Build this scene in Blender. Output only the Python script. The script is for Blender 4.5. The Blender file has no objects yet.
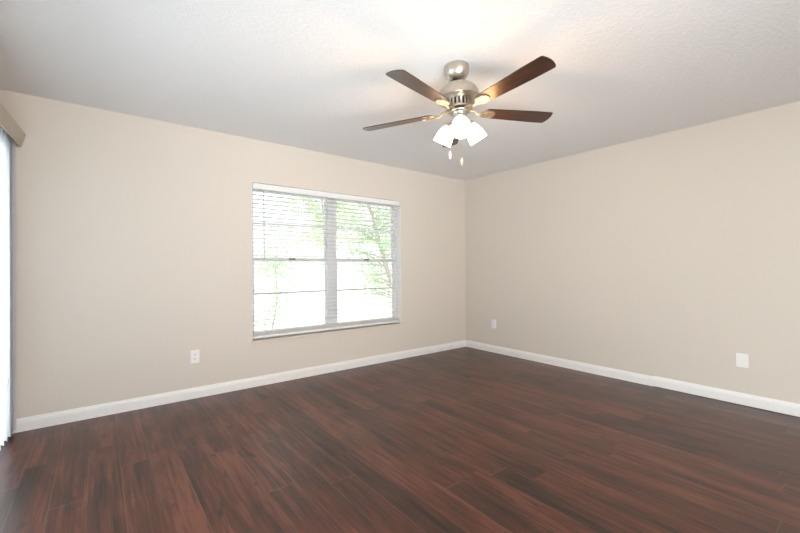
import bpy, bmesh, math, random
from mathutils import Vector, Matrix
random.seed(7)
S = bpy.context.scene
C = S.collection
PI = math.pi

# ------------------------------------------------------------------ camera
YAW, PITCH, ROLL, FPX = 0.664497, 0.001356, -0.004269, 385.2
CAM = Vector((-4.26134, -3.87671, 1.17276))
F = Vector((math.sin(YAW) * math.cos(PITCH), math.cos(YAW) * math.cos(PITCH), math.sin(PITCH)))
R0 = Vector((math.cos(YAW), -math.sin(YAW), 0))
U0 = R0.cross(F)
Rr = R0 * math.cos(ROLL) + U0 * math.sin(ROLL)
Ur = U0 * math.cos(ROLL) - R0 * math.sin(ROLL)
cd = bpy.data.cameras.new('camera')
cam = bpy.data.objects.new('camera', cd); C.objects.link(cam)
m = Matrix((Rr, Ur, -F)).transposed().to_4x4(); m.translation = CAM
cam.matrix_world = m
cd.sensor_fit = 'HORIZONTAL'; cd.sensor_width = 36.0; cd.lens = FPX / 800 * 36.0
cd.clip_start = 0.02; cd.clip_end = 200
S.camera = cam

# ------------------------------------------------------------------ world, light, exposure
w = bpy.data.worlds.new('overcast_sky'); S.world = w; w.use_nodes = True
bg = w.node_tree.nodes['Background']
bg.inputs[0].default_value = (0.97, 0.99, 1.0, 1)
# overcast sky: luminance rises from the horizon to the zenith as (1 + 2 sin h)
_t = w.node_tree
_tc = _t.nodes.new('ShaderNodeTexCoord'); _sx = _t.nodes.new('ShaderNodeSeparateXYZ')
_mx = _t.nodes.new('ShaderNodeMath'); _mx.operation = 'MAXIMUM'; _mx.inputs[1].default_value = 0.0
_ma = _t.nodes.new('ShaderNodeMath'); _ma.operation = 'MULTIPLY_ADD'; _ma.inputs[1].default_value = 2.7; _ma.inputs[2].default_value = 1.35
_t.links.new(_tc.outputs['Generated'], _sx.inputs[0]); _t.links.new(_sx.outputs[2], _mx.inputs[0])
_t.links.new(_mx.outputs[0], _ma.inputs[0]); _t.links.new(_ma.outputs[0], bg.inputs[1])

sl = bpy.data.lights.new('sun', 'SUN'); sl.energy = 1.0; sl.angle = math.radians(4); sl.color = (1.0, 0.98, 0.95)
so_ = bpy.data.objects.new('sun', sl); C.objects.link(so_)
so_.rotation_euler = Vector((-0.5, 0.12, -1)).to_track_quat('-Z', 'Y').to_euler()

def area(name, loc, direction, sx, sy, power, col):
    l = bpy.data.lights.new(name, 'AREA'); l.shape = 'RECTANGLE'; l.size = sx; l.size_y = sy
    l.energy = power; l.color = col
    o = bpy.data.objects.new(name, l); C.objects.link(o)
    o.location = loc
    o.rotation_euler = Vector(direction).to_track_quat('-Z', 'Y').to_euler()
    return o
# added fill light behind the camera, standing in for unseen daylight
area('south_fill', (-3.6, -7.9, 1.1), (-0.22, 1, 0.02), 2.4, 1.8, 98, (0.99, 0.975, 0.95))
# added fill lights behind the camera, tilted up to brighten ceiling and far walls
area('ceiling_fill', (-3.4, -6.2, 0.35), (0.0, 2.0, 1), 2.6, 0.9, 26, (0.90, 0.96, 1.0))
b1 = area('aimed_fill', (-4.6, -4.6, 0.4), (0.6, 1, 0.62), 1.0, 0.6, 7.5, (0.88, 0.955, 1.0)); b1.data.spread = math.radians(80)
b2 = area('aimed_fill', (-4.0, -5.6, 0.4), (0.4, 1, 0.42), 1.6, 0.6, 10.5, (0.90, 0.96, 1.0)); b2.data.spread = math.radians(60)
# daylight outside the sliding glass door behind the vertical blinds
area('daylight_west', (-6.0, -1.45, 1.1), (1, 0.05, 0.1), 2.3, 2.1, 235, (0.80, 0.91, 1.0))

vs = S.view_settings
vs.view_transform = 'Standard'; vs.look = 'None'; vs.gamma = 1; vs.use_curve_mapping = False
vs.exposure = 0.15

# ------------------------------------------------------------------ materials
def mat(name, col=(0.8, 0.8, 0.8), rough=0.5, metal=0.0, spec=0.5, emis=None, estr=0.0):
    mt = bpy.data.materials.new(name); mt.use_nodes = True
    b = mt.node_tree.nodes['Principled BSDF']
    b.inputs['Base Color'].default_value = (*col, 1)
    b.inputs['Roughness'].default_value = rough
    b.inputs['Metallic'].default_value = metal
    b.inputs['Specular IOR Level'].default_value = spec
    if emis:
        b.inputs['Emission Color'].default_value = (*emis, 1); b.inputs['Emission Strength'].default_value = estr
    return mt

class NT:
    def __init__(s, mt): s.t = mt.node_tree; s.n = s.t.nodes; s.b = s.n['Principled BSDF']
    def new(s, ty, **kw):
        n = s.n.new(ty)
        for k, v in kw.items(): setattr(n, k, v)
        return n
    def ln(s, a, b): s.t.links.new(a, b)
    def math(s, op, a, b=None, c=None):
        n = s.n.new('ShaderNodeMath'); n.operation = op
        for i, v in enumerate((a, b, c)):
            if v is None: continue
            if isinstance(v, (int, float)): n.inputs[i].default_value = v
            else: s.ln(v, n.inputs[i])
        return n.outputs[0]
    def mix(s, f, a, b, blend='MIX'):
        n = s.n.new('ShaderNodeMix'); n.data_type = 'RGBA'; n.blend_type = blend
        for i, v in ((0, f), (6, a), (7, b)):
            if isinstance(v, (int, float)): n.inputs[i].default_value = v
            elif isinstance(v, tuple): n.inputs[i].default_value = (*v, 1)
            else: s.ln(v, n.inputs[i])
        return n.outputs[2]
    def ramp(s, f, stops):
        n = s.n.new('ShaderNodeValToRGB'); e = n.color_ramp.elements
        while len(e) < len(stops): e.new(0.5)
        for el, (p, c) in zip(e, stops): el.position = p; el.color = (*c, 1)
        s.ln(f, n.inputs[0]); return n.outputs[0]
    def noise(s, vec, scale, detail=2, rough=0.5):
        n = s.n.new('ShaderNodeTexNoise'); n.inputs['Scale'].default_value = scale
        n.inputs['Detail'].default_value = detail; n.inputs['Roughness'].default_value = rough
        if vec is not None: s.ln(vec, n.inputs['Vector'])
        return n.outputs['Fac']
    def obj(s): return s.n.new('ShaderNodeTexCoord').outputs['Object']
    def bump(s, h, strength, dist):
        n = s.n.new('ShaderNodeBump'); n.inputs['Strength'].default_value = strength
        n.inputs['Distance'].default_value = dist; s.ln(h, n.inputs['Height'])
        s.ln(n.outputs[0], s.b.inputs['Normal'])

WALL = mat("beige_wall_paint", (0.73, 0.676, 0.602), 0.6, spec=0.25)
k = NT(WALL); o = k.obj()
k.bump(k.noise(o, 45, 3, 0.55), 0.25, 0.004)

CEIL = mat('textured_ceiling_paint', (0.80, 0.80, 0.79), 0.85, spec=0.1)
k = NT(CEIL); o = k.obj()
n1 = k.noise(o, 58, 4, 0.62)
h = k.ramp(n1, [(0.38, (0, 0, 0)), (0.62, (1, 1, 1))])
k.bump(h, 0.38, 0.005)
k.ln(k.mix(n1, (0.86, 0.86, 0.855), (0.90, 0.90, 0.895)), k.b.inputs['Base Color'])

TRIM = mat('white_trim_paint', (0.90, 0.895, 0.88), 0.35)
k = NT(TRIM); k.bump(k.noise(k.obj(), 30, 2), 0.05, 0.002)
PLASTIC = mat('white_plastic', (0.92, 0.915, 0.90), 0.3)
k = NT(PLASTIC); k.bump(k.noise(k.obj(), 60, 2), 0.03, 0.001)
SLOT = mat('outlet_slot_shadow', (0.06, 0.06, 0.06), 0.6)
FRAMEW = mat('white_window_metal', (0.80, 0.81, 0.82), 0.4)
k = NT(FRAMEW); k.bump(k.noise(k.obj(), 50, 2), 0.03, 0.001)
LOCKM = mat('dark_latch_metal', (0.12, 0.11, 0.10), 0.4, 0.6)
SLAT = mat('white_blind_slat', (0.86, 0.865, 0.86), 0.4)
k = NT(SLAT); k.bump(k.noise(k.obj(), 20, 2), 0.03, 0.001)
SLATM = mat('soft_white_slat', (0.72, 0.725, 0.72), 0.45)
k = NT(SLATM); k.bump(k.noise(k.obj(), 20, 2), 0.03, 0.001)
CORD = mat('pale_cord', (0.72, 0.72, 0.70), 0.7)
WANDM = mat('grey_clear_plastic', (0.42, 0.43, 0.43), 0.25)
k = NT(WANDM); k.bump(k.noise(k.obj(), 40, 2), 0.03, 0.001)
SILLM = mat('beige_stone_sill', (0.74, 0.67, 0.58), 0.35)
k = NT(SILLM); k.ln(k.mix(k.noise(k.obj(), 9, 4), (0.66, 0.58, 0.49), (0.80, 0.74, 0.66)), k.b.inputs['Base Color'])
VALM = mat('tan_valance_vinyl', (0.50, 0.445, 0.36), 0.45)
k = NT(VALM); k.bump(k.noise(k.obj(), 30, 2), 0.05, 0.001)

VANE = bpy.data.materials.new('translucent_white_vane'); VANE.use_nodes = True
t = VANE.node_tree; b = t.nodes['Principled BSDF']
b.inputs['Base Color'].default_value = (0.78, 0.79, 0.80, 1); b.inputs['Roughness'].default_value = 0.5
tr = t.nodes.new('ShaderNodeBsdfTranslucent'); tr.inputs[0].default_value = (0.85, 0.88, 0.92, 1)
mx = t.nodes.new('ShaderNodeMixShader'); mx.inputs[0].default_value = 0.27
t.links.new(b.outputs[0], mx.inputs[1]); t.links.new(tr.outputs[0], mx.inputs[2])
t.links.new(mx.outputs[0], t.nodes['Material Output'].inputs['Surface'])
nz = t.nodes.new('ShaderNodeTexNoise'); nz.inputs['Scale'].default_value = 80
bp = t.nodes.new('ShaderNodeBump'); bp.inputs['Strength'].default_value = 0.05; bp.inputs['Distance'].default_value = 0.001
t.links.new(nz.outputs['Fac'], bp.inputs['Height']); t.links.new(bp.outputs[0], b.inputs['Normal'])

GLASS = bpy.data.materials.new('clear_window_glass'); GLASS.use_nodes = True
t = GLASS.node_tree; t.nodes.remove(t.nodes['Principled BSDF'])
tp = t.nodes.new('ShaderNodeBsdfTransparent'); tp.inputs[0].default_value = (0.96, 0.975, 0.965, 1)
gl = t.nodes.new('ShaderNodeBsdfGlossy'); gl.inputs['Roughness'].default_value = 0.02
fr = t.nodes.new('ShaderNodeFresnel'); fr.inputs['IOR'].default_value = 1.45
mx = t.nodes.new('ShaderNodeMixShader')
t.links.new(fr.outputs[0], mx.inputs[0]); t.links.new(tp.outputs[0], mx.inputs[1]); t.links.new(gl.outputs[0], mx.inputs[2])
t.links.new(mx.outputs[0], t.nodes['Material Output'].inputs['Surface'])

IRON = mat('satin_nickel', (0.50, 0.42, 0.32), 0.42, 1.0)
k = NT(IRON); k.bump(k.noise(k.obj(), 120, 2), 0.05, 0.001)
NICKEL = mat('brushed_nickel', (0.56, 0.51, 0.44), 0.27, 1.0)
k = NT(NICKEL); o = k.obj()
mp = k.new('ShaderNodeMapping'); mp.inputs['Scale'].default_value = (3, 3, 220); k.ln(o, mp.inputs[0])
br = k.noise(mp.outputs[0], 4, 3); k.bump(br, 0.08, 0.001)
k.ln(k.math('MULTIPLY_ADD', br, 0.14, 0.30), k.b.inputs['Roughness'])
DARKM = mat('dark_vent_metal', (0.05, 0.045, 0.04), 0.5, 0.5)

BLADE = mat('dark_walnut_blade', (0.07, 0.035, 0.02), 0.34)
k = NT(BLADE); o = k.obj()
mp = k.new('ShaderNodeMapping'); mp.inputs['Scale'].default_value = (2.2, 34, 8); k.ln(o, mp.inputs[0])
g = k.noise(mp.outputs[0], 2.4, 5, 0.6)
k.ln(k.ramp(g, [(0.3, (0.014, 0.007, 0.005)), (0.5, (0.042, 0.018, 0.011)), (0.72, (0.095, 0.042, 0.024))]), k.b.inputs['Base Color'])
k.b.inputs['Coat Weight'].default_value = 0.25; k.b.inputs['Coat Roughness'].default_value = 0.25

SHADE = mat('frosted_lit_glass', (0.95, 0.93, 0.88), 0.45, emis=(1.0, 0.86, 0.66), estr=5.0)
BULB = mat('glowing_bulb', (1, 1, 1), 0.4, emis=(1.0, 0.82, 0.58), estr=12.0)

# floor laminate: planks run along Y (towards the window wall)
FLOOR = mat('dark_red_laminate', (0.1, 0.05, 0.04), 0.35)
k = NT(FLOOR); o = k.obj()
sx = k.new('ShaderNodeSeparateXYZ'); k.ln(o, sx.inputs[0])
X, Y = sx.outputs[0], sx.outputs[1]
PW, PL = 0.148, 1.28
u = k.math('DIVIDE', k.math('ADD', X, 4.161 + PW * 20), PW)
row = k.math('FLOOR', u); fu = k.math('FRACT', u)
wn = k.new('ShaderNodeTexWhiteNoise', noise_dimensions='1D'); k.ln(k.math('ADD', row, 3.7), wn.inputs['W'])
v = k.math('ADD', k.math('DIVIDE', k.math('ADD', Y, 20), PL), wn.outputs['Value'])
idx = k.math('FLOOR', v); fv = k.math('FRACT', v)
cb = k.new('ShaderNodeCombineXYZ'); k.ln(row, cb.inputs[0]); k.ln(idx, cb.inputs[1])
wn2 = k.new('ShaderNodeTexWhiteNoise', noise_dimensions='3D'); k.ln(cb.outputs[0], wn2.inputs['Vector'])
pid = wn2.outputs['Value']
def gv(sxx, syy, off):
    c = k.new('ShaderNodeCombineXYZ')
    k.ln(k.math('MULTIPLY', X, sxx), c.inputs[0])
    k.ln(k.math('MULTIPLY', Y, syy), c.inputs[1])
    k.ln(k.math('MULTIPLY', pid, off), c.inputs[2])
    return c.outputs[0]
grain = k.noise(gv(60, 3.2, 40), 1.0, 5, 0.65)
patch = k.noise(gv(9.0, 1.7, 90), 1.0, 4, 0.6)
streak = k.noise(gv(26, 1.1, 70), 1.0, 3, 0.55)
knot = k.noise(gv(17, 5.5, 55), 1.0, 2, 0.5)
val = k.math('ADD', k.math('MULTIPLY', grain, 0.38), k.math('ADD', k.math('MULTIPLY', patch, 0.34), k.math('MULTIPLY', streak, 0.28)))
val = k.math('ADD', val, k.math('MULTIPLY', k.math('SUBTRACT', pid, 0.5), 0.09))
colr = k.ramp(val, [(0.36, (0.013, 0.006, 0.005)), (0.44, (0.045, 0.0165, 0.010)), (0.52, (0.090, 0.027, 0.016)), (0.61, (0.160, 0.052, 0.032))])
kn = k.ramp(knot, [(0.66, (0, 0, 0)), (0.75, (1, 1, 1))])
colr = k.mix(kn, colr, (0.024, 0.013, 0.011))
seam = k.math('LESS_THAN', k.math('MINIMUM', fu, k.math('SUBTRACT', 1.0, fu)), 0.009)
seam2 = k.math('LESS_THAN', k.math('MINIMUM', fv, k.math('SUBTRACT', 1.0, fv)), 0.0012)
sm = k.math('MAXIMUM', seam, seam2)
smf = k.math('MULTIPLY', sm, k.ramp(k.noise(gv(3, 0.8, 31), 1.0, 1), [(0.45, (0.1, 0.1, 0.1)), (0.62, (0.75, 0.75, 0.75))]))
colr = k.mix(smf, colr, (0.22, 0.145, 0.125))
k.ln(colr, k.b.inputs['Base Color'])
k.ln(k.math('MULTIPLY_ADD', k.noise(o, 2.3, 3), 0.12, 0.268), k.b.inputs['Roughness'])
hh = k.math('SUBTRACT', k.math('MULTIPLY', grain, 0.25), k.math('MULTIPLY', sm, 0.6))
k.bump(hh, 0.07, 0.002)
k.b.inputs['Specular IOR Level'].default_value = 0.46

GROUND = mat('pale_patio', (0.75, 0.74, 0.70), 0.9)
k = NT(GROUND); k.ln(k.mix(k.noise(k.obj(), 1.5, 4), (0.66, 0.66, 0.60), (0.80, 0.79, 0.76)), k.b.inputs['Base Color'])
BARK = mat('grey_bark', (0.42, 0.38, 0.33), 0.85)
k = NT(BARK); k.ln(k.mix(k.noise(k.obj(), 14, 4), (0.32, 0.29, 0.25), (0.52, 0.48, 0.42)), k.b.inputs['Base Color'])
def leafmat(name, c1, c2):
    mt = bpy.data.materials.new(name); mt.use_nodes = True
    t = mt.node_tree; b = t.nodes['Principled BSDF']; b.inputs['Roughness'].default_value = 0.5
    oc = t.nodes.new('ShaderNodeTexCoord'); nz = t.nodes.new('ShaderNodeTexNoise'); nz.inputs['Scale'].default_value = 5
    t.links.new(oc.outputs['Object'], nz.inputs['Vector'])
    rp = t.nodes.new('ShaderNodeValToRGB'); rp.color_ramp.elements[0].color = (*c1, 1); rp.color_ramp.elements[1].color = (*c2, 1)
    rp.color_ramp.elements[0].position = 0.35; rp.color_ramp.elements[1].position = 0.65
    t.links.new(nz.outputs['Fac'], rp.inputs[0]); t.links.new(rp.outputs[0], b.inputs['Base Color'])
    tr = t.nodes.new('ShaderNodeBsdfTranslucent'); t.links.new(rp.outputs[0], tr.inputs[0])
    mx = t.nodes.new('ShaderNodeMixShader'); mx.inputs[0].default_value = 0.45
    t.links.new(b.outputs[0], mx.inputs[1]); t.links.new(tr.outputs[0], mx.inputs[2])
    t.links.new(mx.outputs[0], t.nodes['Material Output'].inputs['Surface'])
    return mt
LEAF = leafmat('pale_green_leaves', (0.40, 0.56, 0.34), (0.58, 0.70, 0.52))
LEAF2 = leafmat('yellow_green_leaves', (0.45, 0.56, 0.34), (0.60, 0.70, 0.50))

# ------------------------------------------------------------------ helpers
def bx(bm, x0, x1, y0, y1, z0, z1, M=None):
    vs_ = [bm.verts.new(Vector((x, y, z)) if M is None else M @ Vector((x, y, z)))
           for x in (x0, x1) for y in (y0, y1) for z in (z0, z1)]
    for f in ((0, 1, 3, 2), (4, 6, 7, 5), (0, 4, 5, 1), (2, 3, 7, 6), (0, 2, 6, 4), (1, 5, 7, 3)):
        bm.faces.new([vs_[i] for i in f])
def lathe(bm, prof, seg=48, M=None, cap=False):
    rings = []
    for r, z in prof:
        rings.append([bm.verts.new((M or Matrix()) @ Vector((r * math.cos(2 * PI * i / seg), r * math.sin(2 * PI * i / seg), z))) for i in range(seg)])
    for a, b_ in zip(rings, rings[1:]):
        for i in range(seg):
            bm.faces.new((a[i], a[(i + 1) % seg], b_[(i + 1) % seg], b_[i]))
    if cap:
        bm.faces.new(rings[0]); bm.faces.new(rings[-1])
def tube(bm, pts, rad, seg=8, cap=True):
    pts = [Vector(p) for p in pts]
    if isinstance(rad, (int, float)): rad = [rad] * len(pts)
    rings = []
    for i, p in enumerate(pts):
        d = (pts[min(i + 1, len(pts) - 1)] - pts[max(i - 1, 0)]).normalized()
        a = d.orthogonal().normalized() if i == 0 else (a - d * a.dot(d)).normalized()
        c = d.cross(a)
        rings.append([bm.verts.new(p + (a * math.cos(2 * PI * j / seg) + c * math.sin(2 * PI * j / seg)) * rad[i]) for j in range(seg)])
    for q, s_ in zip(rings, rings[1:]):
        for j in range(seg):
            bm.faces.new((q[j], q[(j + 1) % seg], s_[(j + 1) % seg], s_[j]))
    if cap:
        bm.faces.new(rings[0]); bm.faces.new(rings[-1])
def prism(bm, outline, z0, z1, M=None, zf=None):
    M = M or Matrix()
    a = [bm.verts.new(M @ Vector((x, y, z0 + (zf(x, y) if zf else 0)))) for x, y in outline]
    b_ = [bm.verts.new(M @ Vector((x, y, z1 + (zf(x, y) if zf else 0)))) for x, y in outline]
    n = len(a)
    bm.faces.new(a); bm.faces.new(b_)
    for i in range(n): bm.faces.new((a[i], a[(i + 1) % n], b_[(i + 1) % n], b_[i]))
def obj(name, bm, mt, parent=None, smooth=False, bevel=0, label=None):
    bmesh.ops.recalc_face_normals(bm, faces=bm.faces)
    me = bpy.data.meshes.new(name); bm.to_mesh(me); bm.free()
    me.materials.append(mt)
    if smooth:
        me.polygons.foreach_set('use_smooth', [True] * len(me.polygons))
        me.set_sharp_from_angle(angle=math.radians(38))
    ob = bpy.data.objects.new(name, me); C.objects.link(ob)
    if parent: ob.parent = parent
    if bevel:
        md = ob.modifiers.new('bevel', 'BEVEL'); md.width = bevel; md.segments = 2; md.limit_method = 'ANGLE'
    if label: ob['label'] = label
    return ob
def thing(name, label, cat, loc=(0, 0, 0), rot=None, group=None):
    e = bpy.data.objects.new(name, None); C.objects.link(e); e.location = loc
    if rot is not None: e.rotation_euler = rot
    e.empty_display_size = 0.1
    e['label'] = label; e['category'] = cat
    if group: e['group'] = group
    return e
def struct(ob, label=None, cat=None):
    ob['kind'] = 'structure'
    if label: ob['label'] = label
    if cat: ob['category'] = cat
    return ob

# ------------------------------------------------------------------ room shell
H = 2.44
SY = -8.3                      # south wall
WX0, WX1, WZ0, WZ1 = -3.072, -1.208, 0.452, 2.020      # window opening in the north wall
WANG = math.atan2(0.055, 1.0)   # the door wall runs a touch off square
# floor & ceiling
bm = bmesh.new(); bx(bm, -5.75, 0.12, SY - 0.12, 0.12, -0.1, 0)
struct(obj('floor', bm, FLOOR), 'dark reddish brown wood plank laminate floor', 'floor')
bm = bmesh.new(); bx(bm, -5.75, 0.12, SY - 0.12, 0.12, H, H + 0.1)
struct(obj('ceiling', bm, CEIL), 'white ceiling with fine knockdown texture', 'ceiling')
# north wall with window opening
bm = bmesh.new(); T = 0.20
for x0, x1, z0, z1 in ((-5.0, WX0, 0, H), (WX1, 0.0, 0, H), (WX0, WX1, 0, WZ0 - 0.02), (WX0, WX1, WZ1, H)):
    bx(bm, x0, x1, 0, T, z0, z1)
struct(obj('wall_north', bm, WALL), 'beige wall with the window in it', 'wall')
bm = bmesh.new(); bx(bm, 0, 0.12, SY, T, 0, H)
struct(obj('wall_east', bm, WALL), 'plain beige wall on the right', 'wall')
# west wall, with the sliding door opening hidden behind the vertical blinds
WM = Matrix.Translation((-4.83, 0, 0)) @ Matrix.Rotation(-WANG, 4, 'Z')
DY0, DY1, DZ = -3.55, -0.12, 2.03
bm = bmesh.new()
for y0, y1, z0, z1 in ((SY - 0.1, DY0, 0, H), (DY1, -0.002, 0, H), (DY0, DY1, DZ, H)):
    bx(bm, -0.12, 0, y0, y1, z0, z1, WM)
struct(obj('wall_west', bm, WALL), 'beige wall on the left behind the vertical blinds', 'wall')
# south wall with a wide opening (behind the camera)
bm = bmesh.new()
for x0, x1, z0, z1 in ((-5.7, -4.75, 0, H), (-1.85, 0.0, 0, H), (-4.75, -1.85, 2.3, H), (-4.75, -1.85, 0, 0.2)):
    bx(bm, x0, x1, SY - 0.12, SY, z0, z1)
struct(obj('wall_south', bm, WALL), 'beige wall behind the camera', 'wall')

# sliding glass door frame in the west opening
dr = struct(bpy.data.objects.new('door_1', None), 'white framed sliding glass door behind the vertical blinds', 'door'); C.objects.link(dr)
dr.matrix_world = WM
bm = bmesh.new()
bx(bm, -0.10, -0.03, DY0, DY0 + 0.05, 0, DZ); bx(bm, -0.10, -0.03, DY1 - 0.05, DY1, 0, DZ)
bx(bm, -0.10, -0.03, DY0 + 0.05, DY1 - 0.05, DZ - 0.05, DZ); bx(bm, -0.10, -0.03, DY0 + 0.05, DY1 - 0.05, 0, 0.04)
bx(bm, -0.09, -0.04, -1.88, -1.80, 0.04, DZ - 0.05)
obj('door_frame', bm, FRAMEW, dr)
for a, b_ in ((DY0 + 0.05, -1.88), (-1.80, DY1 - 0.05)):
    bm = bmesh.new(); bx(bm, -0.068, -0.062, a, b_, 0.04, DZ - 0.05); obj('glass_pane', bm, GLASS, dr)

# baseboards: moulded profile (depth, height)
BP = [(0.0, 0.0), (0.014, 0.0), (0.014, 0.062), (0.0115, 0.066), (0.0115, 0.074), (0.007, 0.082), (0.004, 0.093), (0.0, 0.095)]
def baseboard(name, p0, p1, nrm, label, dz=0.0):
    bm = bmesh.new(); n = Vector(nrm); rings = []
    for p in (Vector(p0), Vector(p1)):
        rings.append([bm.verts.new(p + n * (d + 0.0) + Vector((0, 0, z + dz))) for d, z in BP])
    L = len(BP)
    for i in range(L): bm.faces.new((rings[0][i], rings[0][(i + 1) % L], rings[1][(i + 1) % L], rings[1][i]))
    bm.faces.new(rings[0]); bm.faces.new(rings[1])
    return struct(obj(name, bm, TRIM), label, 'baseboard')
baseboard('baseboard_north', (-4.81, 0, 0), (0, 0, 0), (0, -1, 0), 'white moulded baseboard under the window wall')
baseboard('baseboard_east', (0, -0.014, 0), (0, -2.44, 0), (-1, 0, 0), 'white baseboard on the right wall, length next to the room corner')
baseboard('baseboard_east', (0, -2.442, 0), (0, SY, 0), (-1, 0, 0), 'white baseboard on the right wall, length nearer the camera with a dark gap under its end', 0.006)
baseboard('baseboard_south', (0, SY, 0), (-5.25, SY, 0), (0, 1, 0), 'white baseboard behind the camera')

# ------------------------------------------------------------------ window
win = struct(bpy.data.objects.new('window_1', None), 'white framed double window with two single hung sashes', 'window'); C.objects.link(win)
FY0, FY1 = 0.105, 0.16
bm = bmesh.new()
bx(bm, WX0, WX0 + 0.035, FY0, FY1, WZ0, WZ1); bx(bm, WX1 - 0.035, WX1, FY0, FY1, WZ0, WZ1)
bx(bm, WX0 + 0.035, WX1 - 0.035, FY0, FY1, WZ1 - 0.035, WZ1); bx(bm, WX0 + 0.035, WX1 - 0.035, FY0, FY1, WZ0, WZ0 + 0.04)
MX0, MX1 = -2.200, -2.088
bx(bm, MX0, MX1, FY0 - 0.01, FY1, WZ0 + 0.04, WZ1 - 0.035)
obj('window_frame', bm, FRAMEW, win, bevel=0.002)
ZM = 1.255
for a, b_ in ((WX0 + 0.035, MX0), (MX1, WX1 - 0.035)):
    # upper sash (outer), lower sash (inner)
    for z0, z1, y0, y1, nm in ((ZM - 0.02, WZ1 - 0.035, 0.133, 0.152, 'upper_sash'), (WZ0 + 0.04, ZM + 0.022, 0.110, 0.131, 'lower_sash')):
        bm = bmesh.new(); s_ = 0.022
        bx(bm, a, a + s_, y0, y1, z0, z1); bx(bm, b_ - s_, b_, y0, y1, z0, z1)
        bx(bm, a + s_, b_ - s_, y0, y1, z0, z0 + 0.035); bx(bm, a + s_, b_ - s_, y0, y1, z1 - 0.035, z1)
        zc = (z0 + z1) / 2 + (0.02 if z0 > 1 else 0.02)
        bx(bm, a + s_, b_ - s_, y0 + 0.003, y1 - 0.003, zc - 0.010, zc + 0.010)
        sh = obj(nm, bm, FRAMEW, win)
        bm = bmesh.new(); ym = (y0 + y1) / 2
        bx(bm, a + s_, b_ - s_, ym - 0.001, ym + 0.001, z0 + 0.035, z1 - 0.035)
        obj('pane', bm, GLASS, sh)
        if nm == 'lower_sash':
            bm = bmesh.new(); xm = (a + b_) / 2
            bx(bm, xm - 0.03, xm + 0.03, y0 - 0.012, y0, z1 - 0.022, z1 - 0.006)
            bx(bm, xm - 0.012, xm + 0.035, y0 - 0.020, y0 - 0.012, z1 - 0.018, z1 - 0.010)
            obj('sash_lock', bm, LOCKM, sh)
# white painted returns of the opening
bm = bmesh.new()
bx(bm, WX1 - 0.004, WX1, 0.0, FY0, WZ0, WZ1); bx(bm, WX0, WX0 + 0.004, 0.0, FY0, WZ0, WZ1); bx(bm, WX0 + 0.004, WX1 - 0.004, 0.0, FY0, WZ1 - 0.004, WZ1)
struct(obj('trim_1', bm, TRIM), 'white lining of the window opening', 'trim')
bm = bmesh.new(); bx(bm, WX0 - 0.015, WX1 + 0.015, -0.014, 0.0, WZ0 - 0.02, WZ0); bx(bm, WX0, WX1, 0.0, T, WZ0 - 0.02, WZ0)
struct(obj('trim_2', bm, SILLM, bevel=0.003), 'thin beige stone sill under the window', 'window sill')

# horizontal blind
bl = thing('horizontal_blind', 'white two inch horizontal slat blind hanging open in the window', 'blind', (-2.14, 0.045, WZ1))
BX0, BX1, BY = -3.062, -1.232, 0.045
def L(x, y, z): return (x + 2.14, y - BY, z - WZ1)
def lbx(bm, x0, x1, y0, y1, z0, z1):
    bx(bm, x0 + 2.14, x1 + 2.14, y0 - BY, y1 - BY, z0 - WZ1, z1 - WZ1)
bm = bmesh.new(); lbx(bm, BX0, BX1 + 0.012, 0.004, 0.014, 1.955, 2.012)
obj('valance', bm, SLAT, bl, bevel=0.002)
bm = bmesh.new(); lbx(bm, BX0 + 0.01, BX1, 0.018, 0.072, 1.972, 2.012)
obj('headrail', bm, SLAT, bl)
bm = bmesh.new(); z = 1.945; zs = []
while z > 0.555: zs.append(z); z -= 0.0435
for z in zs:
    # shallow crowned slat, tilted a few degrees
    n = 6; prev = None; th = 0.0034; tilt = math.radians(-2.5)
    ring0, ring1 = [], []
    for sgn in (1, -1):
        rng = range(n + 1) if sgn == 1 else range(n, -1, -1)
        for i in rng:
            s_ = (i / n - 0.5) * 0.050
            cr = 0.0016 * (1 - (2 * i / n - 1) ** 2)
            yy = s_ * math.cos(tilt); zz = s_ * math.sin(tilt) + cr + sgn * th / 2
            ring0.append(bm.verts.new(L(BX0 + 0.006, BY + yy, z + zz))); ring1.append(bm.verts.new(L(BX1 - 0.002, BY + yy, z + zz)))
    m_ = len(ring0)
    for i in range(m_): bm.faces.new((ring0[i], ring0[(i + 1) % m_], ring1[(i + 1) % m_], ring1[i]))
    bm.faces.new(ring0); bm.faces.new(ring1)
obj('slats', bm, SLATM, bl)
bm = bmesh.new()
for q in range(7): lbx(bm, BX0 + 0.006, BX1 - 0.002, 0.020, 0.070, 0.492 + q * 0.0058, 0.4952 + q * 0.0058)
obj('stacked_slats', bm, SLAT, bl)
bm = bmesh.new(); lbx(bm, BX0 + 0.004, BX1, 0.018, 0.072, 0.470, 0.491)
obj('bottom_rail', bm, SLAT, bl, bevel=0.003)
for x in (-2.93, -2.50, -2.14, -1.78, -1.37):
    bm = bmesh.new()
    for y in (0.0185, 0.0715): tube(bm, [L(x, y, 1.975), L(x, y, 0.49)], 0.0009, 5)
    obj('ladder_cord', bm, CORD, bl)
bm = bmesh.new(); tube(bm, [L(-2.955, 0.012, 1.955), L(-2.955, -0.001, 1.93), L(-2.952, -0.003, 1.255)], [0.002, 0.004, 0.0045], 8)
obj('tilt_wand', bm, WANDM, bl, smooth=True)
bm = bmesh.new()
for dx in (0, 0.012): tube(bm, [L(-1.36 + dx, 0.012, 1.955), L(-1.36 + dx, -0.002, 1.2 - dx * 4)], 0.0012, 5)
obj('lift_cord', bm, CORD, bl)

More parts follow.
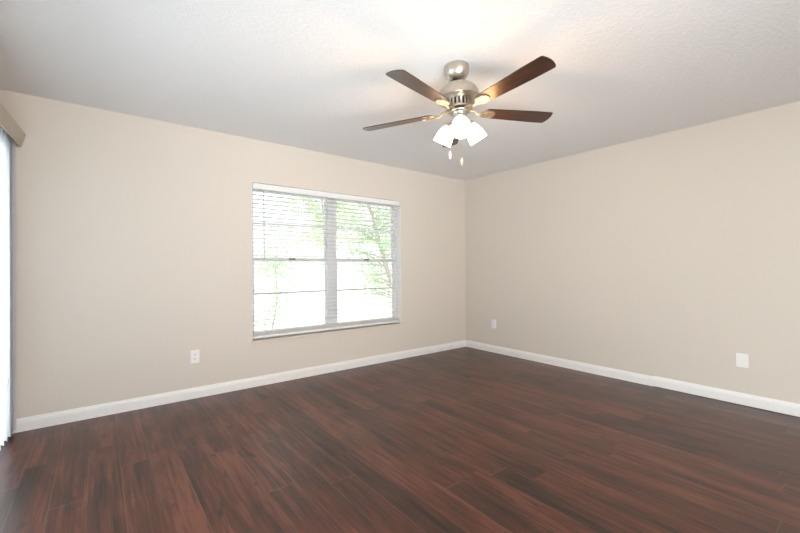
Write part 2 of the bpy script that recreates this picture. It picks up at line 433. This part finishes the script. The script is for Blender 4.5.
# ------------------------------------------------------------------ vertical blind on the left
vb = thing('vertical_blind', 'white vertical vane blind under a tan valance at the left edge', 'vertical blind', (-4.712, -0.002, 2.14), (0, 0, -WANG))
VLEN = 3.60
bm = bmesh.new()
# valance: slanted face board, top leaning out, with return at the end
def vprof(y): return [(0.018, y, -0.092), (0.042, y, 0.0), (0.034, y, 0.0), (0.010, y, -0.092)]
a = [bm.verts.new(v) for v in vprof(-0.02)]; b_ = [bm.verts.new(v) for v in vprof(-VLEN)]
for i in range(4): bm.faces.new((a[i], a[(i + 1) % 4], b_[(i + 1) % 4], b_[i]))
bm.faces.new(a); bm.faces.new(b_)
bx(bm, -0.10, 0.034, -VLEN, -0.02, -0.006, 0.0)
a = [bm.verts.new(v) for v in ((-0.10, -0.02, -0.092), (0.018, -0.02, -0.092), (0.042, -0.02, 0.0), (-0.10, -0.02, 0.0))]
b_ = [bm.verts.new(v.co + Vector((0, 0.006, 0))) for v in a]
for i in range(4): bm.faces.new((a[i], a[(i + 1) % 4], b_[(i + 1) % 4], b_[i]))
bm.faces.new(a); bm.faces.new(b_)
obj('valance', bm, VALM, vb, label='tan slanted valance')
bm = bmesh.new(); bx(bm, -0.072, -0.034, -VLEN + 0.02, -0.03, -0.045, -0.008); obj('headrail', bm, FRAMEW, vb)
nv = int((VLEN - 0.08) / 0.0785)
vane_me = None
for i in range(nv):
    y = -0.014 - i * 0.0785
    if vane_me is None:
        bm = bmesh.new(); n = 8; r0, r1 = [], []
        for sgn in (1, -1):
            for q in (range(n + 1) if sgn == 1 else range(n, -1, -1)):
                s_ = (q / n - 0.5) * 0.089; cr = 0.004 * (1 - (2 * q / n - 1) ** 2) + sgn * 0.0005
                r0.append(bm.verts.new((cr, s_, -0.05))); r1.append(bm.verts.new((cr, s_, -2.118)))
        m_ = len(r0)
        for q in range(m_): bm.faces.new((r0[q], r0[(q + 1) % m_], r1[(q + 1) % m_], r1[q]))
        bm.faces.new(r0); bm.faces.new(r1)
        ob = obj('vane', bm, VANE, vb, smooth=True); vane_me = ob.data
    else:
        ob = bpy.data.objects.new('vane', vane_me); C.objects.link(ob); ob.parent = vb
    if i == 0:      # end vane hangs almost square to the wall
        wc = Vector((-4.767, -0.024, 0)); rz = 84
    else:
        rz = 45; ed = Vector((-4.732 - 0.0047 * (i - 1), -0.078 - 0.079 * (i - 1), 0))
        wc = ed - Vector((math.sin(math.radians(rz)), -math.cos(math.radians(rz)), 0)) * 0.0445
    lp = Matrix.Rotation(WANG, 3, 'Z') @ (wc - Vector((vb.location.x, vb.location.y, 0)))
    ob.location = lp; ob.rotation_euler = (0, 0, math.radians(rz) + WANG)

# ------------------------------------------------------------------ outlets
def rrect(w_, h_, r, n=4):
    pts = []
    for cx, cy, a0 in ((w_ / 2 - r, h_ / 2 - r, 0), (-w_ / 2 + r, h_ / 2 - r, 90), (-w_ / 2 + r, -h_ / 2 + r, 180), (w_ / 2 - r, -h_ / 2 + r, 270)):
        for i in range(n + 1):
            an = math.radians(a0 + 90 * i / n); pts.append((cx + r * math.cos(an), cy + r * math.sin(an)))
    return pts
def outlet(loc, rotz, label, kind='duplex', cat='outlet', size=(0.074, 0.118)):
    # local: plate lies in XZ, faces -Y
    t_ = thing('wall_outlet' if kind == 'duplex' else 'wall_plate', label, cat, loc, (0, 0, rotz))
    M = Matrix.Rotation(PI / 2, 4, 'X')
    bm = bmesh.new(); prism(bm, rrect(size[0], size[1], 0.005), 0, 0.006, M); obj('cover_plate', bm, PLASTIC, t_, bevel=0.002)
    if kind == 'duplex':
        for dz in (0.0195, -0.0195):
            MM = Matrix.Translation((0, -0.006, dz)) @ M
            bm = bmesh.new(); prism(bm, rrect(0.034, 0.029, 0.010), 0, 0.0022, MM); so = obj('socket', bm, PLASTIC, t_, bevel=0.0006)
            bm = bmesh.new()
            for sx_, hh_ in ((-0.0065, 0.009), (0.0065, 0.0075)): bx(bm, sx_ - 0.0014, sx_ + 0.0014, -0.0086, -0.0081, dz + 0.003 - hh_ / 2, dz + 0.003 + hh_ / 2)
            lathe(bm, [(0.0001, 0), (0.0027, 0)], 12, Matrix.Translation((0, -0.0084, dz - 0.008)) @ M)
            obj('slots', bm, SLOT, so)
        bm = bmesh.new(); lathe(bm, [(0.0035, 0), (0.003, 0.0015), (0.0001, 0.0018)], 14, Matrix.Translation((0, -0.006, 0)) @ M); obj('screw', bm, PLASTIC, t_, smooth=True)
    else:
        MM = Matrix.Translation((0, -0.006, 0)) @ M
        bm = bmesh.new(); prism(bm, rrect(0.034, 0.068, 0.003), 0, 0.0018, MM); so = obj('insert', bm, PLASTIC, t_, bevel=0.0006)
        for dz in (0.012, -0.016):
            bm = bmesh.new(); lathe(bm, [(0.0055, 0.0), (0.005, 0.002), (0.003, 0.002), (0.0028, 0.0005), (0.0001, 0.0005)], 16, Matrix.Translation((0, -0.0078, dz)) @ M)
            obj('jack', bm, PLASTIC, so, smooth=True)
        for dz in (0.047, -0.047):
            bm = bmesh.new(); lathe(bm, [(0.0035, 0), (0.003, 0.0015), (0.0001, 0.0018)], 14, Matrix.Translation((0, -0.006, dz)) @ M); obj('screw', bm, PLASTIC, t_, smooth=True)
    return t_
outlet((-3.578, 0, 0.374), 0, 'white duplex outlet on the window wall, left of the window')
outlet((0, -0.517, 0.388), -PI / 2, 'small looking white duplex outlet on the right wall near the room corner')
outlet((0, -3.099, 0.375), -PI / 2, 'white wall plate low on the right wall at the far right of the view', 'plate', 'wall plate', (0.080, 0.116))

# ------------------------------------------------------------------ ceiling fan
N = Vector((-0.0236, 0.0428, 1)).normalized()
HUB = Vector((-2.467, -2.198, 2.150))
TOPP = HUB + N * ((H - HUB.z) / N.z)
fan = thing('ceiling_fan', 'brushed nickel ceiling fan with five dark wood blades and lit glass shades', 'ceiling fan', TOPP)
Mtilt = N.to_track_quat('Z', 'Y').to_matrix().to_4x4()
# keep local X axis close to world X
ax = (Vector((1, 0, 0)) - N * N.x).normalized(); ay = N.cross(ax)
Mtilt = Matrix((ax, ay, N)).transposed().to_4x4()
def FZ(z): return (z - H)      # height above ceiling along the fan axis (negative)
def FT(M=None): return Mtilt @ (M or Matrix())
# canopy (sits flat on the ceiling)
bm = bmesh.new()
lathe(bm, [(0.0001, 0), (0.076, 0.0), (0.0775, -0.010), (0.0775, -0.026), (0.074, -0.048), (0.065, -0.068), (0.052, -0.081), (0.038, -0.087), (0.030, -0.087), (0.027, -0.080), (0.024, -0.066)], 56)
obj('canopy', bm, NICKEL, fan, smooth=True)
bm = bmesh.new(); lathe(bm, [(0.0001, -0.048), (0.012, -0.050), (0.022, -0.066), (0.025, -0.078), (0.020, -0.090), (0.010, -0.096)], 32, FT())
hb = obj('hanger_ball', bm, DARKM, fan, smooth=True)
bm = bmesh.new(); lathe(bm, [(0.0095, -0.06), (0.0095, -0.114), (0.018, -0.115), (0.020, -0.120), (0.020, -0.135)], 32, FT())
obj('downrod', bm, NICKEL, fan, smooth=True)
# motor housing dome
bm = bmesh.new()
pr = [(0.020, -0.111)]
for i in range(0, 15):
    an = PI / 2 * i / 14
    pr.append((0.024 + 0.107 * math.sin(an), -0.202 + 0.090 * math.cos(an)))
pr += [(0.133, -0.205), (0.133, -0.213), (0.128, -0.217), (0.080, -0.215)]
lathe(bm, pr, 72, FT()); mh = obj('motor_housing', bm, NICKEL, fan, smooth=True)
# vented ring: cage with windows
bm = bmesh.new()
lathe(bm, [(0.080, -0.212), (0.080, -0.224), (0.076, -0.226)], 60, FT())
lathe(bm, [(0.074, -0.262), (0.079, -0.264), (0.084, -0.270), (0.084, -0.274), (0.078, -0.278), (0.030, -0.279)], 60, FT())
for i in range(20):
    a0 = 2 * PI * i / 20
    M = FT(Matrix.Rotation(a0, 4, 'Z'))
    bx(bm, 0.070, 0.0785, -0.0065, 0.0065, -0.265, -0.222, M)
vr = obj('vent_ring', bm, NICKEL, fan)
bm = bmesh.new(); lathe(bm, [(0.066, -0.214), (0.066, -0.268)], 40, FT()); obj('vent_core', bm, DARKM, vr, smooth=True)
# blades and irons
PH = math.radians(-166.43); BR = 0.652; BWD = 0.1165; BP_ = -0.1788
def blade_outline():
    pts = []
    r0 = 0.165
    # root: rounded; width grows from .085 to .116
    def hw(r):
        t_ = (r - r0) / (BR - r0)
        return (0.044 + 0.0155 * min(1, t_ * 1.35) ** 0.8)
    rs = [r0 + 0.035 + (BR - 0.02 - r0 - 0.035) * i / 16 for i in range(17)]
    up = [(r, hw(r)) for r in rs]; dn = [(r, -hw(r)) for r in rs]
    root = [(r0 + 0.035 - 0.035 * math.cos(math.radians(a)), hw(rs[0]) * math.sin(math.radians(a))) for a in range(-75, 76, 15)]
    h_ = hw(BR)
    tip = []
    # softly bowed end with one rounded corner, one crisper
    tip += [(BR - 0.010, -h_), (BR - 0.003, -h_ + 0.003), (BR + 0.001, -h_ + 0.009)]
    for i in range(1, 8):
        s_ = -1 + 2 * i / 8; tip.append((BR + 0.010 * (1 - s_ * s_) + 0.001, s_ * (h_ - 0.010)))
    tip += [(BR + 0.000, h_ - 0.010), (BR - 0.005, h_ - 0.003), (BR - 0.014, h_)]
    return root[::1] and (list(dn[0:1]) + dn[1:-1] + tip + up[::-1][1:] + root[::-1][0:])
bo = blade_outline()
iron_me = blade_me = screw_me = None
BZ = HUB.z - H
for i in range(5):
    an = PH + i * 2 * PI / 5
    base = FT(Matrix.Translation((0, 0, BZ)) @ Matrix.Rotation(an, 4, 'Z'))
    if blade_me is None:
        bm = bmesh.new(); prism(bm, bo, 0.0, 0.0055, Matrix.Rotation(BP_, 4, 'X'))
        bl_ = obj('blade', bm, BLADE, fan, bevel=0.0012); blade_me = bl_.data
        bm = bmesh.new(); PT = Matrix.Rotation(BP_, 4, 'X')
        # leaf shaped plate under the blade
        lf = []
        for q in range(25):
            t_ = q / 24; r = 0.150 + 0.098 * t_
            wv = 0.012 + 0.025 * math.sin(PI * min(1, t_ * 1.02) ** 0.85) ** 0.8 if t_ < 0.6 else 0.036 * math.sqrt(max(0.0, 1 - ((t_ - 0.6) / 0.4) ** 2.4))
            lf.append((r, wv))
        outl = [(r, w_) for r, w_ in lf] + [(r, -w_) for r, w_ in lf[::-1][1:]]
        prism(bm, outl, -0.0065, -0.0004, PT)
        # raised rim rib along the plate
        tube(bm, [PT @ Vector((r, w_ * 0.78, -0.007)) for r, w_ in lf[2:-1]], 0.0022, 6)
        tube(bm, [PT @ Vector((r, -w_ * 0.78, -0.007)) for r, w_ in lf[2:-1]], 0.0022, 6)
        # curved arm from the motor to the plate
        zin = -0.279 - BZ
        tube(bm, [(0.050, 0, zin + 0.004), (0.075, 0, zin - 0.004), (0.100, 0, zin - 0.004 + 0.004), (0.128, 0, -0.010), (0.158, 0, -0.005), (0.185, 0, -0.004)],
             [0.010, 0.0105, 0.0105, 0.0105, 0.0095, 0.006], 10)
        ir = obj('blade_iron', bm, IRON, fan, smooth=True); iron_me = ir.data
        screw_me = []
        for (sx_, sy_) in ((0.185, 0.014), (0.185, -0.014), (0.222, 0)):
            bm = bmesh.new(); lathe(bm, [(0.0048, -0.0060), (0.0048, -0.0070), (0.0038, -0.0090), (0.0001, -0.0095)], 12, PT @ Matrix.Translation((sx_, sy_, 0)))
            screw_me.append(obj('screw', bm, NICKEL, ir, smooth=True).data)
    else:
        bl_ = bpy.data.objects.new('blade', blade_me); C.objects.link(bl_); bl_.parent = fan
        md = bl_.modifiers.new('bevel', 'BEVEL'); md.width = 0.0012; md.segments = 2; md.limit_method = 'ANGLE'
        ir = bpy.data.objects.new('blade_iron', iron_me); C.objects.link(ir); ir.parent = fan
        for me_ in screw_me:
            sc = bpy.data.objects.new('screw', me_); C.objects.link(sc); sc.parent = ir
    bl_.matrix_local = base; ir.matrix_local = base
# light kit body
bm = bmesh.new()
lathe(bm, [(0.030, -0.278), (0.034, -0.284), (0.062, -0.287), (0.066, -0.292), (0.064, -0.297), (0.046, -0.300), (0.043, -0.306), (0.043, -0.352), (0.046, -0.358), (0.040, -0.366), (0.024, -0.372), (0.012, -0.376), (0.008, -0.384), (0.0001, -0.387)], 56, FT())
lk = obj('light_kit', bm, NICKEL, fan, smooth=True)
yawc = math.atan2(-F.y, -F.x)      # azimuth pointing back at the camera
def bell():
    # neck at 0, mouth at -0.125
    pr_o = [(0.026, 0.0), (0.027, -0.010), (0.033, -0.022), (0.044, -0.042), (0.052, -0.066), (0.0565, -0.092), (0.0585, -0.118), (0.0600, -0.126)]
    pr_i = [(r - 0.003, z) for r, z in pr_o[::-1]]
    return pr_o + pr_i
for i in range(3):
    az = yawc + math.radians(-7) + i * 2 * PI / 3
    th = math.radians(33)
    M = FT(Matrix.Rotation(az, 4, 'Z') @ Matrix.Translation((0.068, 0, -0.354)) @ Matrix.Rotation(-th, 4, 'Y'))
    bm = bmesh.new()
    A = FT(Matrix.Rotation(az, 4, 'Z'))
    tube(bm, [A @ Vector(p) for p in ((0.036, 0, -0.338), (0.052, 0, -0.335), (0.062, 0, -0.340), (0.067, 0, -0.352))], 0.0075, 10)
    lathe(bm, [(0.0001, 0.012), (0.018, 0.010), (0.028, 0.002), (0.0295, -0.004), (0.0295, -0.016), (0.0275, -0.017)], 32, M)
    ar = obj('shade_holder', bm, NICKEL, lk, smooth=True)
    bm = bmesh.new(); lathe(bm, bell(), 40, M); bmesh.ops.remove_doubles(bm, verts=bm.verts, dist=1e-5)
    sh = obj('lamp_shade', bm, SHADE, fan, smooth=True, label='frosted white glass shade, lit')
    bm = bmesh.new()
    lathe(bm, [(0.012, -0.018), (0.014, -0.035), (0.024, -0.055), (0.028, -0.072), (0.024, -0.090), (0.012, -0.100), (0.0001, -0.102)], 24, M)
    obj('bulb', bm, BULB, fan, smooth=True)
    # the lamp's own light, at the shade mouth
    l = bpy.data.lights.new('bulb_light', 'POINT'); l.energy = 4.6; l.color = (1.0, 0.53, 0.21); l.shadow_soft_size = 0.05
    lo = bpy.data.objects.new('bulb_light', l); C.objects.link(lo); lo.parent = fan
    lo.location = M @ Vector((0, 0, -0.175))
# pull chains
def chain(dx, dy, ztop, zend, fob, mt_):
    bm = bmesh.new()
    p0 = FT() @ Vector((dx, dy, ztop))
    n = int((ztop - zend) / 0.0048)
    for q in range(n):
        bmesh.ops.create_icosphere(bm, subdivisions=1, radius=0.0013, matrix=Matrix.Translation((p0.x, p0.y, ztop - q * 0.0048)))
    ch = obj('pull_chain', bm, NICKEL, fan)
    if fob:
        bm = bmesh.new(); lathe(bm, [(0.0001, 0), (0.0035, -0.002), (0.0055, -0.010), (0.006, -0.036), (0.004, -0.046), (0.0001, -0.048)], 16, Matrix.Translation((p0.x, p0.y, zend)))
        obj('fob', bm, mt_, ch, smooth=True)
Rv = Vector((R0.x, R0.y, 0))
p = -Rv * 0.062; q_ = Vector((F.x, F.y, 0))
cpt = p - q_ * 0.02
chain(cpt.x, cpt.y, -0.300, FZ(1.895), True, PLASTIC)
cpt = Rv * 0.018 + q_ * 0.036
chain(cpt.x, cpt.y, -0.360, FZ(1.865), True, NICKEL)

# ------------------------------------------------------------------ outdoors
bm = bmesh.new(); bx(bm, -30, 30, 0.5, 45, -0.35, -0.25); 
struct(obj('ground', bm, GROUND), 'pale sunlit ground outside the window', 'ground')
def leaf(bm, p, d, size, rnd):
    d = d.normalized(); s_ = d.orthogonal().normalized()
    s_.rotate(Matrix.Rotation(rnd.uniform(0, 2 * PI), 3, d).to_quaternion())
    n = d.cross(s_) * size * 0.10
    a = bm.verts.new(p); b1 = bm.verts.new(p + d * size * 0.45 + s_ * size * 0.28 + n); c_ = bm.verts.new(p + d * size)
    b2 = bm.verts.new(p + d * size * 0.45 - s_ * size * 0.28 + n); mid = bm.verts.new(p + d * size * 0.5)
    bm.faces.new((a, b1, mid)); bm.faces.new((b1, c_, mid)); bm.faces.new((a, mid, b2)); bm.faces.new((mid, c_, b2))
def tree(name, label, cat, loc, height, lean, nb, spread, leaves, lsize, lm, seed, trunk_r, zlow=0.3, group=None):
    rnd = random.Random(seed)
    t_ = thing(name, label, cat, loc, group=group)
    bt, bf = bmesh.new(), bmesh.new()
    trunk = [Vector((lean[0] * s_ + 0.05 * math.sin(s_ * 7 + seed), lean[1] * s_ + 0.05 * math.cos(s_ * 5 + seed), height * s_)) for s_ in [i / 10 for i in range(11)]]
    tube(bt, trunk, [trunk_r * (1 - 0.8 * i / 10) for i in range(11)], 8)
    for b_i in range(nb):
        s_ = zlow + (1 - zlow) * (b_i + rnd.random()) / nb
        base = trunk[min(10, int(s_ * 10))].lerp(trunk[min(10, int(s_ * 10) + 1)], s_ * 10 % 1)
        az = rnd.uniform(0, 2 * PI); ln_ = spread * rnd.uniform(0.5, 1.0) * (1.15 - 0.5 * s_)
        up = rnd.uniform(0.05, 0.7)
        pts = [base]
        dv = Vector((math.cos(az), math.sin(az), up)).normalized()
        for q in range(5):
            dv = (dv + Vector((rnd.uniform(-.25, .25), rnd.uniform(-.25, .25), rnd.uniform(-.22, .1)))).normalized()
            pts.append(pts[-1] + dv * ln_ / 5)
        r_ = trunk_r * 0.32 * (1.1 - s_ * 0.7)
        tube(bt, pts, [r_ * (1 - 0.15 * q) for q in range(6)], 5)
        for q in range(leaves):
            f_ = rnd.uniform(0.25, 1.0) * 5; i_ = min(4, int(f_)); p_ = pts[i_].lerp(pts[i_ + 1], f_ - i_)
            off = Vector((rnd.gauss(0, 1), rnd.gauss(0, 1), rnd.gauss(0, 0.8))) * 0.10
            leaf(bf, p_ + off, Vector((rnd.uniform(-1, 1), rnd.uniform(-1, 1), rnd.uniform(-0.9, 0.4))), lsize * rnd.uniform(0.7, 1.25), rnd)
    obj('trunk', bt, BARK, t_, smooth=True)
    obj('foliage', bf, lm, t_)
    return t_
tree('garden_tree', 'leafy pale green tree outside, leaning left behind the right half of the window', 'tree', (1.75, 3.6, -0.25), 4.4, (-1.5, 0.2), 66, 1.45, 80, 0.080, LEAF, 3, 0.075, 0.12)
tree('garden_sapling', 'thin leafy sapling outside, behind the lower left corner of the window', 'sapling', (-1.95, 2.6, -0.25), 1.75, (0.15, 0.1), 20, 0.62, 46, 0.060, LEAF, 11, 0.022, 0.25)
tree('garden_tree', 'sparse tall tree farther outside with branches crossing the upper left and middle panes', 'tree', (2.2, 8.2, -0.25), 5.6, (-0.5, 0.2), 60, 2.5, 90, 0.11, LEAF2, 21, 0.06, 0.35)
